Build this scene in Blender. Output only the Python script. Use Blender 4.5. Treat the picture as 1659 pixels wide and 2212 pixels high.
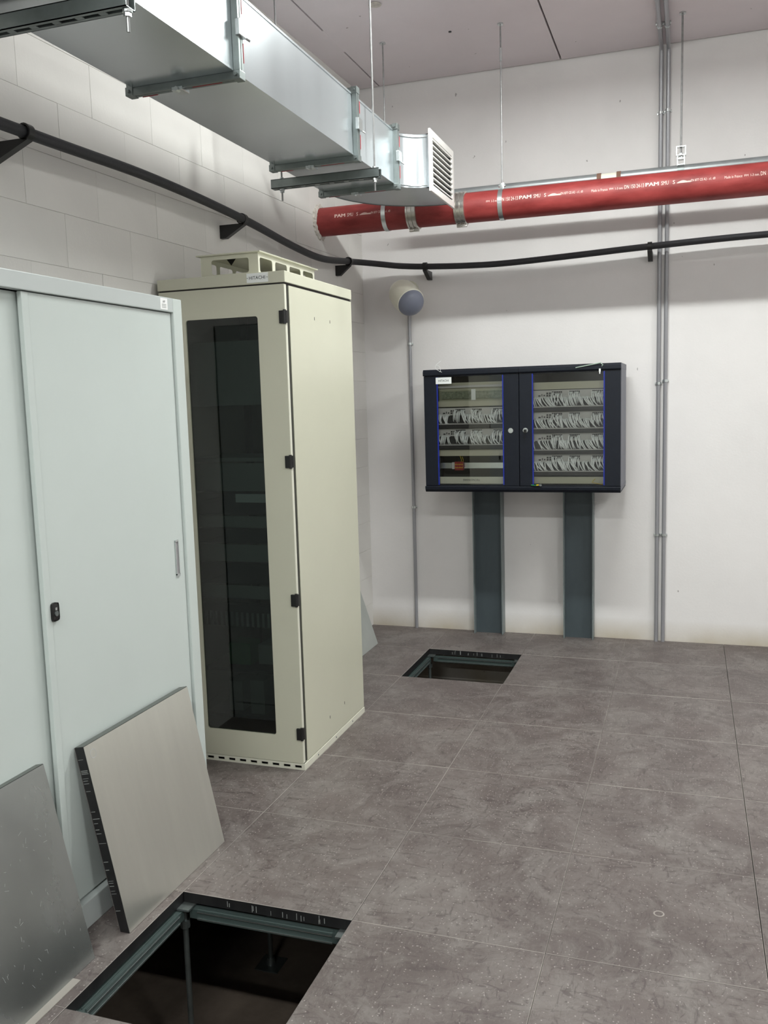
import bpy, bmesh, math, random
from mathutils import Vector, Matrix
random.seed(7)
D=bpy.data; SC=bpy.context.scene; C=SC.collection
for o in list(D.objects): D.objects.remove(o)
PI=math.pi
# ---------------------------------------------------------------- camera
F_PX=1931.5; W,H=1659,2212
yaw,pitch,roll=-0.3304,-0.12439,-0.02882
fw=Vector((math.sin(yaw)*math.cos(pitch),math.cos(yaw)*math.cos(pitch),math.sin(pitch)))
rt=Vector((math.cos(yaw),-math.sin(yaw),0)); up=rt.cross(fw)
cr,sr=math.cos(roll),math.sin(roll)
r2=cr*rt+sr*up; u2=-sr*rt+cr*up
cam=D.objects.new('camera',D.cameras.new('camera')); C.objects.link(cam)
m=Matrix((r2,u2,-fw)).transposed().to_4x4(); m.translation=Vector((0.37547,-2.42217,1.6049))
cam.matrix_world=m
cam.data.sensor_fit='HORIZONTAL'; cam.data.sensor_width=36; cam.data.lens=F_PX/W*36
cam.data.clip_start=0.05; SC.camera=cam
# ---------------------------------------------------------------- world, lamps, exposure
w=D.worlds.new('world'); SC.world=w; w.use_nodes=True
w.node_tree.nodes['Background'].inputs[0].default_value=(0.9,0.95,1,1)
w.node_tree.nodes['Background'].inputs[1].default_value=0.0
SC.view_settings.view_transform='Standard'; SC.view_settings.look='None'
SC.view_settings.gamma=1; SC.view_settings.use_curve_mapping=False
SC.view_settings.exposure=0.27
LAMPS=[(-0.15,1.45,52),(-0.15,-2.7,54),(-0.15,-6.4,56),(2.9,1.45,46),(2.9,-2.7,66)]
def lamp_light(x,y,p,z=3.50):
    l=D.lights.new('lamp_light','AREA'); l.shape='RECTANGLE'; l.size=1.25; l.size_y=0.13
    l.energy=p; l.color=(0.96,1.0,0.97)
    o=D.objects.new('lamp_light',l); C.objects.link(o); o.location=(x,y,z); return o
for x,y,p in LAMPS: lamp_light(x,y,p)

# ---------------------------------------------------------------- materials
def lin(c): return tuple(((v/255)/12.92 if v/255<=.04045 else ((v/255+.055)/1.055)**2.4) for v in c)
MT={}
def mat(name,col,rough=.5,metal=0,var=0,scale=8,bump=0,bscale=60,spec=.5,col2=None,stretch=None,coords='Object',rvar=0):
    if name in MT: return MT[name]
    m=D.materials.new(name); m.use_nodes=True; nt=m.node_tree; N=nt.nodes; L=nt.links
    b=N['Principled BSDF']; c=lin(col)+(1,)
    b.inputs['Base Color'].default_value=c; b.inputs['Roughness'].default_value=rough
    b.inputs['Metallic'].default_value=metal; b.inputs['Specular IOR Level'].default_value=spec
    tc=N.new('ShaderNodeTexCoord'); src=tc.outputs[coords]
    if stretch:
        mp=N.new('ShaderNodeMapping'); mp.inputs['Scale'].default_value=stretch; L.new(src,mp.inputs[0]); src=mp.outputs[0]
    if var or col2:
        n=N.new('ShaderNodeTexNoise'); n.inputs['Scale'].default_value=scale; n.inputs['Detail'].default_value=6; n.inputs['Roughness'].default_value=.6
        L.new(src,n.inputs['Vector']); r=N.new('ShaderNodeValToRGB')
        r.color_ramp.elements[0].position=.32; r.color_ramp.elements[1].position=.68
        a=tuple(v*(1-var) for v in c[:3])+(1,)
        e=(lin(col2)+(1,)) if col2 else tuple(min(1,v*(1+var)) for v in c[:3])+(1,)
        r.color_ramp.elements[0].color=a; r.color_ramp.elements[1].color=e
        L.new(n.outputs['Fac'],r.inputs[0]); L.new(r.outputs[0],b.inputs['Base Color'])
        if rvar:
            mr=N.new('ShaderNodeMapRange'); mr.inputs['To Min'].default_value=rough-rvar; mr.inputs['To Max'].default_value=rough+rvar
            L.new(n.outputs['Fac'],mr.inputs[0]); L.new(mr.outputs[0],b.inputs['Roughness'])
    if bump:
        n=N.new('ShaderNodeTexNoise'); n.inputs['Scale'].default_value=bscale; n.inputs['Detail'].default_value=4
        L.new(src,n.inputs['Vector']); bp=N.new('ShaderNodeBump'); bp.inputs['Strength'].default_value=bump; bp.inputs['Distance'].default_value=.002
        L.new(n.outputs['Fac'],bp.inputs['Height']); L.new(bp.outputs[0],b.inputs['Normal'])
    MT[name]=m; return m
def glass(name,tint,refl=1.45,rough=.02):
    m=D.materials.new(name); m.use_nodes=True; nt=m.node_tree; N=nt.nodes; L=nt.links
    N.remove(N['Principled BSDF']); o=N['Material Output']
    t=N.new('ShaderNodeBsdfTransparent'); t.inputs[0].default_value=tint+(1,)
    g=N.new('ShaderNodeBsdfGlossy'); g.inputs['Roughness'].default_value=rough; g.inputs[0].default_value=(1,1,1,1)
    f=N.new('ShaderNodeFresnel'); f.inputs[0].default_value=refl; x=N.new('ShaderNodeMixShader')
    L.new(f.outputs[0],x.inputs[0]); L.new(t.outputs[0],x.inputs[1]); L.new(g.outputs[0],x.inputs[2]); L.new(x.outputs[0],o.inputs[0]); return m
def wallmat(name,col,pits=True,stain=False):
    m=mat(name,col,rough=.75,var=.035,scale=1.7,bump=.25,bscale=90,spec=.25,coords='Object')
    nt=m.node_tree; N=nt.nodes; L=nt.links; b=N['Principled BSDF']; base=b.inputs['Base Color'].links[0].from_socket
    geo=N.new('ShaderNodeNewGeometry')
    if pits:
        # scattered little air holes and scuffs: one voronoi cell in several carries a dark dot
        mp=N.new('ShaderNodeMapping'); mp.inputs['Scale'].default_value=(1,1,.7); L.new(geo.outputs['Position'],mp.inputs[0])
        nz=N.new('ShaderNodeTexNoise'); nz.inputs['Scale'].default_value=30; L.new(mp.outputs[0],nz.inputs['Vector'])
        ad=N.new('ShaderNodeMix'); ad.data_type='VECTOR'; ad.inputs['Factor'].default_value=.035
        L.new(mp.outputs[0],ad.inputs['A']); L.new(nz.outputs['Color'],ad.inputs['B'])
        v=N.new('ShaderNodeTexVoronoi'); v.inputs['Scale'].default_value=9; L.new(ad.outputs['Result'],v.inputs['Vector'])
        s=N.new('ShaderNodeSeparateColor'); L.new(v.outputs['Color'],s.inputs[0])
        lt=N.new('ShaderNodeMath'); lt.operation='LESS_THAN'; lt.inputs[1].default_value=.042; L.new(v.outputs['Distance'],lt.inputs[0])
        gt=N.new('ShaderNodeMath'); gt.operation='GREATER_THAN'; gt.inputs[1].default_value=.42; L.new(s.outputs[0],gt.inputs[0])
        mu=N.new('ShaderNodeMath'); mu.operation='MULTIPLY'; L.new(lt.outputs[0],mu.inputs[0]); L.new(gt.outputs[0],mu.inputs[1])
        m8=N.new('ShaderNodeMath'); m8.operation='MULTIPLY'; m8.inputs[1].default_value=.55; L.new(mu.outputs[0],m8.inputs[0])
        mx=N.new('ShaderNodeMix'); mx.data_type='RGBA'; L.new(m8.outputs[0],mx.inputs['Factor']); L.new(base,mx.inputs['A']); mx.inputs['B'].default_value=lin((95,85,80))+(1,)
        base=mx.outputs['Result']
    if stain:
        # yellowish damp stain along the foot of the wall, broken up by noise
        sx=N.new('ShaderNodeSeparateXYZ'); L.new(geo.outputs['Position'],sx.inputs[0])
        n2=N.new('ShaderNodeTexNoise'); n2.inputs['Scale'].default_value=3.5; n2.inputs['Detail'].default_value=5; L.new(geo.outputs['Position'],n2.inputs['Vector'])
        mr=N.new('ShaderNodeMapRange'); mr.inputs['From Min'].default_value=.14; mr.inputs['From Max'].default_value=0; L.new(sx.outputs['Z'],mr.inputs[0])
        mu=N.new('ShaderNodeMath'); mu.operation='MULTIPLY'; L.new(mr.outputs[0],mu.inputs[0]); L.new(n2.outputs['Fac'],mu.inputs[1])
        mu.use_clamp=True
        mx=N.new('ShaderNodeMix'); mx.data_type='RGBA'; L.new(mu.outputs[0],mx.inputs['Factor']); L.new(base,mx.inputs['A']); mx.inputs['B'].default_value=lin((165,148,110))+(1,)
        base=mx.outputs['Result']
    L.new(base,b.inputs['Base Color']); return m
M_WALL=wallmat('painted_concrete',(229,226,225),True,True)
M_BLOCK=wallmat('painted_block',(220,217,213),False,False)
M_WALLP=mat('plain_wall_paint',(230,230,228),rough=.8)
M_CEIL=wallmat('ceiling_concrete',(222,214,217),True,False)
M_DARKVOID=mat('dark_joint',(48,44,44),rough=.9)
def floormat():
    m=D.materials.new('speckled_vinyl'); m.use_nodes=True; nt=m.node_tree; N=nt.nodes; L=nt.links; b=N['Principled BSDF']
    g=N.new('ShaderNodeNewGeometry'); P=g.outputs['Position']
    def noise(s,d=5,r=.6,dist=0,sc=None):
        n=N.new('ShaderNodeTexNoise'); n.inputs['Scale'].default_value=s; n.inputs['Detail'].default_value=d; n.inputs['Roughness'].default_value=r; n.inputs['Distortion'].default_value=dist
        if sc:
            mp=N.new('ShaderNodeMapping'); mp.inputs['Scale'].default_value=sc; L.new(P,mp.inputs[0]); L.new(mp.outputs[0],n.inputs['Vector'])
        else: L.new(P,n.inputs['Vector'])
        return n.outputs['Fac']
    def ramp(f,stops):
        r=N.new('ShaderNodeValToRGB'); e=r.color_ramp.elements
        while len(e)<len(stops): e.new(.5)
        for k,(p,c) in enumerate(stops): e[k].position=p; e[k].color=c if len(c)==4 else c+(1,)
        L.new(f,r.inputs[0]); return r.outputs[0]
    def mix(f,a,bc,mode='MIX'):
        x=N.new('ShaderNodeMix'); x.data_type='RGBA'; x.blend_type=mode
        if isinstance(f,float): x.inputs['Factor'].default_value=f
        else: L.new(f,x.inputs['Factor'])
        L.new(a,x.inputs['A'])
        if isinstance(bc,tuple): x.inputs['B'].default_value=bc+(1,)
        else: L.new(bc,x.inputs['B'])
        return x.outputs['Result']
    base=ramp(noise(2.2,6),[(.35,lin((88,79,77))),(.65,lin((104,95,92)))])
    # grey trodden dust in patches and short dark scuffs
    base=mix(ramp(noise(4,9,.8,.9),[(.44,(0,0,0)),(.66,(.75,.75,.75))]),base,lin((131,126,122)))
    for sc,sd in (((6,20,1),2.2),((24,8,1),2.6)):
        base=mix(ramp(noise(1.0,3,.7,sd,sc),[(.56,(0,0,0)),(.68,(.7,.7,.7))]),base,lin((74,65,64)))
    base=mix(ramp(noise(1.0,3,.6,3,(70,26,1)),[(.60,(0,0,0)),(.74,(.5,.5,.5))]),base,lin((146,142,138)))
    v=N.new('ShaderNodeTexVoronoi'); v.inputs['Scale'].default_value=85; L.new(P,v.inputs['Vector'])
    s=N.new('ShaderNodeSeparateColor'); L.new(v.outputs['Color'],s.inputs[0])
    lt=N.new('ShaderNodeMath'); lt.operation='LESS_THAN'; lt.inputs[1].default_value=.2; L.new(v.outputs['Distance'],lt.inputs[0])
    gt=N.new('ShaderNodeMath'); gt.operation='GREATER_THAN'; gt.inputs[1].default_value=.62; L.new(s.outputs[0],gt.inputs[0])
    mu=N.new('ShaderNodeMath'); mu.operation='MULTIPLY'; L.new(lt.outputs[0],mu.inputs[0]); L.new(gt.outputs[0],mu.inputs[1])
    m5=N.new('ShaderNodeMath'); m5.operation='MULTIPLY'; m5.inputs[1].default_value=.45; L.new(mu.outputs[0],m5.inputs[0])
    base=mix(m5.outputs[0],base,lin((185,178,172)))
    L.new(base,b.inputs['Base Color']); b.inputs['Roughness'].default_value=.48; b.inputs['Specular IOR Level'].default_value=.45
    bp=N.new('ShaderNodeBump'); bp.inputs['Strength'].default_value=.15; bp.inputs['Distance'].default_value=.002
    L.new(noise(70,3),bp.inputs['Height']); L.new(bp.outputs[0],b.inputs['Normal']); return m
M_FLOOR=floormat()
M_TILE_EDGE=mat('tile_edge_black',(17,16,18),rough=.5,col2=(34,33,34),scale=18,stretch=(1,1,.1))
M_TILE_RIM=mat('tile_rim_dust',(118,111,107),rough=.7,col2=(172,165,158),var=.0,scale=2.3,coords='Object')
_n=M_TILE_RIM.node_tree; _g=_n.nodes.new('ShaderNodeNewGeometry'); _n.links.new(_g.outputs['Position'],[q for q in _n.nodes if q.type=='TEX_NOISE'][0].inputs['Vector'])
M_SUB=mat('subfloor_concrete',(100,88,78),rough=.9,var=.25,scale=6,bump=.5)
M_GALV=mat('galvanised_sheet',(214,221,225),rough=.25,metal=.86,var=.05,scale=3,coords='Object',rvar=.03,stretch=(1,1.6,.12))
M_GALVB=mat('galvanised_strut',(128,135,134),rough=.42,metal=.8,var=.15,scale=9)
M_GALVL=mat('galvanised_bright',(205,210,210),rough=.25,metal=.9)
M_STEEL=mat('zinc_rod',(150,150,150),rough=.4,metal=.8,var=.15,scale=40)
M_ALU=mat('aluminium_foil_face',(214,214,206),rough=.31,metal=.84,var=.03,scale=5,bump=.03,bscale=7,stretch=(1,4,.4),rvar=.03)
M_ALUS=mat('aluminium_foil_scuffed',(165,169,167),rough=.27,metal=.86,var=.16,scale=2.5,bump=.03,bscale=12,rvar=.06,stretch=(1,1,.5))
M_PAINTG=mat('light_grey_enamel',(197,205,202),rough=.38,var=.02,scale=2)
M_PAINTG2=mat('light_grey_rail',(190,196,195),rough=.38)
M_BEIGE=mat('rack_beige',(199,198,180),rough=.30,var=.025,scale=2)
M_BEIGE2=mat('rack_beige_light',(216,215,200),rough=.35)
M_BLACK=mat('black_plastic',(22,22,22),rough=.4)
M_NAVY=mat('cabinet_navy_black',(10,17,29),rough=.5,spec=.35,var=.1,scale=30,bump=.3,bscale=300)
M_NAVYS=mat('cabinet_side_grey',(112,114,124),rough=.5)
M_BLUE=mat('blue_seal',(14,36,140),rough=.4)
M_WHITE=mat('white_print',(240,240,236),rough=.5)
M_CREAM=mat('cream_plastic',(226,224,208),rough=.35)
M_LENS=mat('grey_grille',(120,124,140),rough=.45,bump=.3,bscale=500)
M_RED=mat('red_primer',(128,36,35),rough=.52,col2=(158,62,60),var=.12,scale=7,stretch=(.7,2,2),bump=.15,bscale=80)
M_PRINT=mat('pipe_print',(238,210,200),rough=.6)
M_GREYP=mat('grey_pipe',(150,155,156),rough=.4,metal=.5,var=.1,scale=12)
M_CABLE=mat('black_insulation',(40,40,44),rough=.6,bump=.4,bscale=120)
M_COND=mat('conduit_grey',(158,158,162),rough=.32,metal=.35)
M_BEAM=mat('steel_primer_grey',(72,82,87),rough=.45,metal=.1,var=.14,scale=6,stretch=(1,1,.3))
M_BEAME=mat('steel_flange_edge',(118,127,128),rough=.4,metal=.1)
M_PATCH=mat('panel_grey',(196,194,191),rough=.5,metal=0)
M_PLATE=mat('blank_plate',(190,187,166),rough=.45)
M_INNER=mat('cabinet_inside',(74,72,66),rough=.7)
M_PCABLE=mat('patch_cable_white',(246,248,248),rough=.35)
M_PORT=mat('port_black',(28,28,30),rough=.5)
M_TXT=mat('dark_print',(30,30,30),rough=.6)
M_LABEL=mat('label_white',(235,238,236),rough=.4)
M_LABELG=mat('label_cabinet',(245,245,245),rough=.4)
M_TRAY=mat('black_tray',(24,22,24),rough=.55)
M_REDB=mat('red_terminal',(150,40,36),rough=.5)
M_YEL=mat('yellow_insulation',(220,190,40),rough=.5)
M_GRN=mat('green_insulation',(30,130,70),rough=.5)
M_RINT=mat('rack_inside',(150,150,140),rough=.6)
M_DEV=mat('rack_device_dark',(46,48,52),rough=.5)
M_DEVL=mat('rack_device_grey',(150,154,150),rough=.5)
M_GASK=mat('red_sealant',(170,40,50),rough=.5)
M_PUTTY=mat('wall_putty',(196,190,182),rough=.9,var=.2,scale=40)
M_GLASS=glass('clear_glass',(.97,.98,.97))
M_DGLASS=glass('smoked_glass',(.50,.545,.53),1.5)
M_LAMPB=mat('lamp_housing',(225,225,225),rough=.5)
M_TUBE=D.materials.new('fluorescent_tube'); M_TUBE.use_nodes=True
_b=M_TUBE.node_tree.nodes['Principled BSDF']; _b.inputs['Emission Color'].default_value=(.96,1,.97,1); _b.inputs['Emission Strength'].default_value=30

# ---------------------------------------------------------------- mesh builder
class MB:
    def __init__(s): s.bm=bmesh.new()
    def box(s,x0,x1,y0,y1,z0,z1,bev=0,M=None):
        x0,x1=sorted((x0,x1));y0,y1=sorted((y0,y1));z0,z1=sorted((z0,z1))
        t=bmesh.new(); bmesh.ops.create_cube(t,size=1)
        for v in t.verts: v.co=Vector((x0+(v.co.x+.5)*(x1-x0),y0+(v.co.y+.5)*(y1-y0),z0+(v.co.z+.5)*(z1-z0)))
        if bev: bmesh.ops.bevel(t,geom=list(t.edges),offset=bev,segments=2,affect='EDGES',profile=.6)
        return s.add(t,M)
    def add(s,t,M=None):
        if M is not None: t.transform(M)
        me=D.meshes.new('tmp'); t.to_mesh(me); t.free(); s.bm.from_mesh(me); D.meshes.remove(me); return s
    def cyl(s,a,b,r,r2=None,n=12,cap=True):
        a=Vector(a);b=Vector(b); t=bmesh.new(); d=b-a
        bmesh.ops.create_cone(t,cap_ends=cap,segments=n,radius1=r,radius2=r if r2 is None else r2,depth=d.length)
        q=d.to_track_quat('Z','Y').to_matrix().to_4x4(); q.translation=(a+b)/2; return s.add(t,q)
    def tube(s,pts,r,n=8,cap=True):
        pts=[Vector(p) for p in pts]; rings=[]; bm=s.bm; prev=None
        for i,p in enumerate(pts):
            d=(pts[min(i+1,len(pts)-1)]-pts[max(i-1,0)]).normalized()
            if prev is None:
                u=d.orthogonal().normalized()
            else:
                u=(prev-d*prev.dot(d)).normalized()
            prev=u; v=d.cross(u)
            rings.append([bm.verts.new(p+(u*math.cos(2*PI*k/n)+v*math.sin(2*PI*k/n))*r) for k in range(n)])
        for a,b in zip(rings,rings[1:]):
            for k in range(n): bm.faces.new((a[k],a[(k+1)%n],b[(k+1)%n],b[k]))
        if cap: bm.faces.new(rings[0][::-1]); bm.faces.new(rings[-1])
        return s
    def prism(s,poly,axis,a,b):   # poly: 2D outline in the two other axes (cyclic order), extruded from a to b on axis
        def P(p,t): return {'x':(t,p[0],p[1]),'y':(p[0],t,p[1]),'z':(p[0],p[1],t)}[axis]
        A=[s.bm.verts.new(P(p,a)) for p in poly]; B=[s.bm.verts.new(P(p,b)) for p in poly]; n=len(poly)
        s.bm.faces.new(A); s.bm.faces.new(B[::-1])
        for k in range(n): s.bm.faces.new((A[k],B[k],B[(k+1)%n],A[(k+1)%n]))
        return s
    def lathe(s,prof,o,d,n=28):   # prof: (distance along d, radius)
        d=Vector(d).normalized(); u=d.orthogonal().normalized(); v=d.cross(u); o=Vector(o); rings=[]
        for t,r in prof:
            c=o+d*t
            rings.append([s.bm.verts.new(c+(u*math.cos(2*PI*k/n)+v*math.sin(2*PI*k/n))*max(r,1e-5)) for k in range(n)])
        for a,b in zip(rings,rings[1:]):
            for k in range(n): s.bm.faces.new((a[k],a[(k+1)%n],b[(k+1)%n],b[k]))
        s.bm.faces.new(rings[0][::-1]); s.bm.faces.new(rings[-1]); return s
    def ring(s,prof,o,d,n=28):   # closed profile swept round an axis: a real open ring
        d=Vector(d).normalized(); u=d.orthogonal().normalized(); v=d.cross(u); o=Vector(o); rings=[]
        for t,r in prof:
            rings.append([s.bm.verts.new(o+d*t+(u*math.cos(2*PI*k/n)+v*math.sin(2*PI*k/n))*r) for k in range(n)])
        for a,b in zip(rings,rings[1:]+rings[:1]):
            for k in range(n): s.bm.faces.new((a[k],a[(k+1)%n],b[(k+1)%n],b[k]))
        return s
    def frame(s,x0,x1,z0,z1,b,y0,y1): # rectangular frame in XZ, border b=(l,r,bottom,top)
        s.box(x0,x0+b[0],y0,y1,z0,z1); s.box(x1-b[1],x1,y0,y1,z0,z1)
        s.box(x0+b[0],x1-b[1],y0,y1,z0,z0+b[2]); s.box(x0+b[0],x1-b[1],y0,y1,z1-b[3],z1); return s
    def done(s,name,mat,parent=None,smooth=False,M=None):
        bm=s.bm; bmesh.ops.recalc_face_normals(bm,faces=bm.faces)
        if M is not None: bm.transform(M)
        if parent is not None: bm.transform(Matrix.Translation(-OFF.get(parent.name,Vector((0,0,0)))))
        me=D.meshes.new(name); bm.to_mesh(me); bm.free()
        if isinstance(mat,(list,tuple)):
            for q in mat: me.materials.append(q)
        else: me.materials.append(mat)
        if smooth:
            for p in me.polygons: p.use_smooth=True
            me.set_sharp_from_angle(angle=.7)
        o=D.objects.new(name,me); C.objects.link(o)
        if parent is not None: o.parent=parent; OFF[o.name]=OFF.get(parent.name,Vector((0,0,0)))
        return o
OFF={}
def tag(o,label=None,cat=None,group=None,kind=None):
    if label: o['label']=label
    if cat: o['category']=cat
    if group: o['group']=group
    if kind: o['kind']=kind
    return o
def thing(name,loc,label,cat,group=None):
    o=D.objects.new(name,None); C.objects.link(o); o.location=loc; o.empty_display_size=.05; OFF[o.name]=Vector(loc); return tag(o,label,cat,group)
def box(name,mat,parent,*a,bev=0,M=None,smooth=False): return MB().box(*a,bev=bev).done(name,mat,parent,M=M,smooth=smooth)
def text_mesh(name,txt,mat,parent,place,width,height,depth=0):
    """flat lettering fitted to width x height; place maps (u,v) -> world point"""
    cu=D.curves.new('t','FONT'); cu.body=txt; cu.resolution_u=2
    ob=D.objects.new('t',cu); C.objects.link(ob); bpy.context.view_layer.update()
    me=D.meshes.new_from_object(ob); D.objects.remove(ob); D.curves.remove(cu)
    xs=[v.co.x for v in me.vertices]; ys=[v.co.y for v in me.vertices]
    x0,x1,y0,y1=min(xs),max(xs),min(ys),max(ys); off=OFF.get(parent.name,Vector((0,0,0)))
    for v in me.vertices: v.co=Vector(place((v.co.x-x0)/(x1-x0)*width,(v.co.y-y0)/(y1-y0)*height))-off
    me.materials.append(mat); me.name=name; o=D.objects.new(name,me); C.objects.link(o); o.parent=parent; return o
def dup(o,parent,loc):
    c=o.copy(); C.objects.link(c); c.parent=parent; c.location=Vector(loc); return c

# ================================================================ SETTING
YW=3.517; ZC=3.674; SUB=-.65
XR=4.6; YB=-8.0
def xw(y): return -1.766-.0256*(YW-y)
WANG=math.atan(.0256)
ML=Matrix.Translation((-1.766,YW,0))@Matrix.Rotation(-WANG,4,'Z')   # local frame: x=out of the wall into the room, y along wall, origin in the corner
# floor
floor=D.objects.new('floor',None); C.objects.link(floor); tag(floor,kind='structure'); OFF['floor']=Vector((0,0,0))
MB().box(-2.3,XR,YB,YW+.1,SUB-.1,SUB).done('concrete_slab',M_SUB,floor)
def tile_mesh(w,d):
    b=bmesh.new(); bmesh.ops.create_cube(b,size=1)
    for v in b.verts: v.co=Vector(((v.co.x+.5)*w,(v.co.y+.5)*d,(v.co.z-.5)*.036))
    te=[e for e in b.edges if all(v.co.z>-.001 for v in e.verts)]
    r=bmesh.ops.bevel(b,geom=te,offset=.0013,segments=1,affect='EDGES')
    me=D.meshes.new('floor_tile'); me.materials.append(M_FLOOR); me.materials.append(M_TILE_EDGE); me.materials.append(M_TILE_RIM)
    bmesh.ops.recalc_face_normals(b,faces=b.faces)
    for f in b.faces: f.material_index=0 if f.normal.z>.99 else (2 if f.normal.z>.1 else 1)
    b.to_mesh(me); b.free(); return me
T=.6; G=.0006; cache={}
for i in range(-4,8):
    for j in range(-14,6):
        if (i,j) in ((-2,-1),(-2,4)): continue
        x0,x1=i*T+G,(i+1)*T-G; y0,y1=j*T+G,(j+1)*T-G
        if i==0: x1-=.0006
        if i==1: x0+=.0006
        if j==3 and i>=1: y1-=.002
        if i==-4: x0,x1=-2.05,-1.8-G
        if j==5: y1=YW-.004
        if y0<YB: continue
        k=(round(x1-x0,4),round(y1-y0,4))
        if k not in cache: cache[k]=tile_mesh(*k)
        if i==-4 and y1>xw(0): 
            x0=-2.0
        o=D.objects.new('floor_tile',cache[k]); C.objects.link(o); o.parent=floor; o.location=(x0,y0,random.uniform(-.0004,.0004))
# stringers and pedestals around the openings
def stringer(x0,x1,y0,y1):
    b=MB(); b.box(x0,x1,y0,y1,-.078,-.046)
    if (x1-x0)>(y1-y0):
        for f in (.0,.013): b.box(x0+.03,x1-.03,y0-.003+f,y0+.0+f+.003,-.046-.004,-.043)
        b.box(x0+.03,x1-.03,y0-.003,y0,-.08,-.074)
    else:
        for f in (.0,.013): b.box(x1-f-.003,x1-f+.001,y0+.03,y1-.03,-.050,-.043)
        b.box(x1,x1+.003,y0+.03,y1-.03,-.08,-.074)
    return b
MST=mat('stringer_zinc',(84,98,96),rough=.5,metal=.5)
def ridges(x0,x1,y0,y1):
    if (x1-x0)>(y1-y0):
        for k,(yy,zz) in enumerate(((y0-.0045,-.052),(y0-.0045,-.0745))): box('stringer_ridge',M_GALVL,floor,x0+.03,x1-.03,yy,yy+.003,zz-.002,zz+.001)
    else:
        for k,(xx_,zz) in enumerate(((x1+.0015,-.052),(x1+.0015,-.0745))): box('stringer_ridge',M_GALVL,floor,xx_,xx_+.003,y0+.03,y1-.03,zz-.002,zz+.001)
for (hx,hy) in ((-1.2,-.6),(-1.2,2.4)):
    h=.017
    stringer(hx+.03,hx+.57,hy+.6-h,hy+.6+.012).done('floor_stringer',MST,floor)
    stringer(hx+.03,hx+.57,hy-.012,hy+h).done('floor_stringer',MST,floor)
    stringer(hx-.012,hx+h,hy+.03,hy+.57).done('floor_stringer',MST,floor)
    ridges(hx+.03,hx+.57,hy+.6-h,hy+.6); ridges(hx,hx+h,hy+.03,hy+.57)
    b=MB(); rnd=random.Random(int(hy*10)+40)
    for k in range(15):
        xx_=hx+rnd.choice((rnd.uniform(.15,.35),rnd.uniform(.3,.56))); z_=rnd.uniform(-.034,-.026); b.box(xx_,xx_+rnd.uniform(.001,.0022),hy+.5999,hy+.6008,z_,z_+rnd.uniform(.012,.024))
    tag(b.done('edge_drips',mat('chip_white',(150,152,150),rough=.7),floor),kind='stuff')
    MB().box(hx+.6-.012,hx+.6+.012,hy+.03,hy+.57,-.078,-.046).done('floor_stringer',MST,floor)
pb=MB(); pb.cyl((0,0,SUB),(0,0,-.05),.0095,n=12); pb.cyl((0,0,-.125),(0,0,-.10),.017,n=8); pb.box(-.042,.042,-.042,.042,-.043,-.037); pb.cyl((0,0,-.06),(0,0,-.043),.022,n=12)
pb.box(-.05,.05,-.05,.05,SUB,SUB+.004); pb.cyl((0,0,SUB),(0,0,SUB+.03),.02,.014,n=12)
ped=pb.done('floor_pedestal',M_GALVB,floor,True)
first=True
for (px,py) in [(-1.2,0),(-.6,0),(-1.2,-.6),(-.6,-.6),(-1.2,.6),(-.6,.6),(-1.2,2.4),(-.6,2.4),(-1.2,3.0),(-.6,3.0),(-1.2,1.2),(-.6,1.2),(-1.2,1.8),(-.6,1.8),(0,2.4),(0,3.0),(0,0),(0,.6)]:
    if first: ped.location=(px,py,0); first=False
    else: dup(ped,floor,(px,py,0))
# round plug mark in the floor
pm=MB(); 
ring=[(.012,.0002),(.0135,.0008),(.0155,.0008),(.017,.0002)]
t=bmesh.new()
rs=[[t.verts.new((.306+r*math.cos(k*PI/12),.297+r*math.sin(k*PI/12),z+.0004)) for k in range(24)] for r,z in ring]
for a,b_ in zip(rs,rs[1:]):
    for k in range(24): t.faces.new((a[k],a[(k+1)%24],b_[(k+1)%24],b_[k]))
pm.add(t); pm.done('plug_ring',M_TILE_RIM,floor)
box('metal_shim',mat('shim_grey',(150,145,138),rough=.6),floor,-1.30,-1.235,-.90,-.49,0.0003,.0022)
# ceiling: concrete planks with open joints
ceil=D.objects.new('ceiling',None); C.objects.link(ceil); ceil.location=(0,0,ZC); tag(ceil,kind='structure'); OFF['ceiling']=Vector((0,0,ZC))
box('ceiling_slab',M_DARKVOID,ceil,-2.4,XR,YB,YW+.1,ZC+.02,ZC+.15)
js=[-2.8,-1.605,-.41,.785,1.98,3.17,4.7]
for a,b_ in zip(js,js[1:]):
    a2=max(a,-2.35)
    box('ceiling_plank',M_CEIL,ceil,a2+.005,b_-.005,YB,YW-.012,ZC,ZC+.05,bev=.002)
box('joint_filler',M_CEIL,ceil,-1.612,-1.598,2.53,2.86,ZC-.001,ZC+.02)
pl=MB(); pl.lathe([(0,.035),(.004,.03),(.012,.016),(.02,.012)],(-1.218,2.315,ZC-.006),(0,0,1),20); pl.done('ceiling_plug',M_PUTTY,ceil,True)
MB().cyl((-.942,2.818,ZC-.004),(-.942,2.818,ZC+.004),.009,n=12).done('ceiling_plug',M_BLACK,ceil,True)
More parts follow.
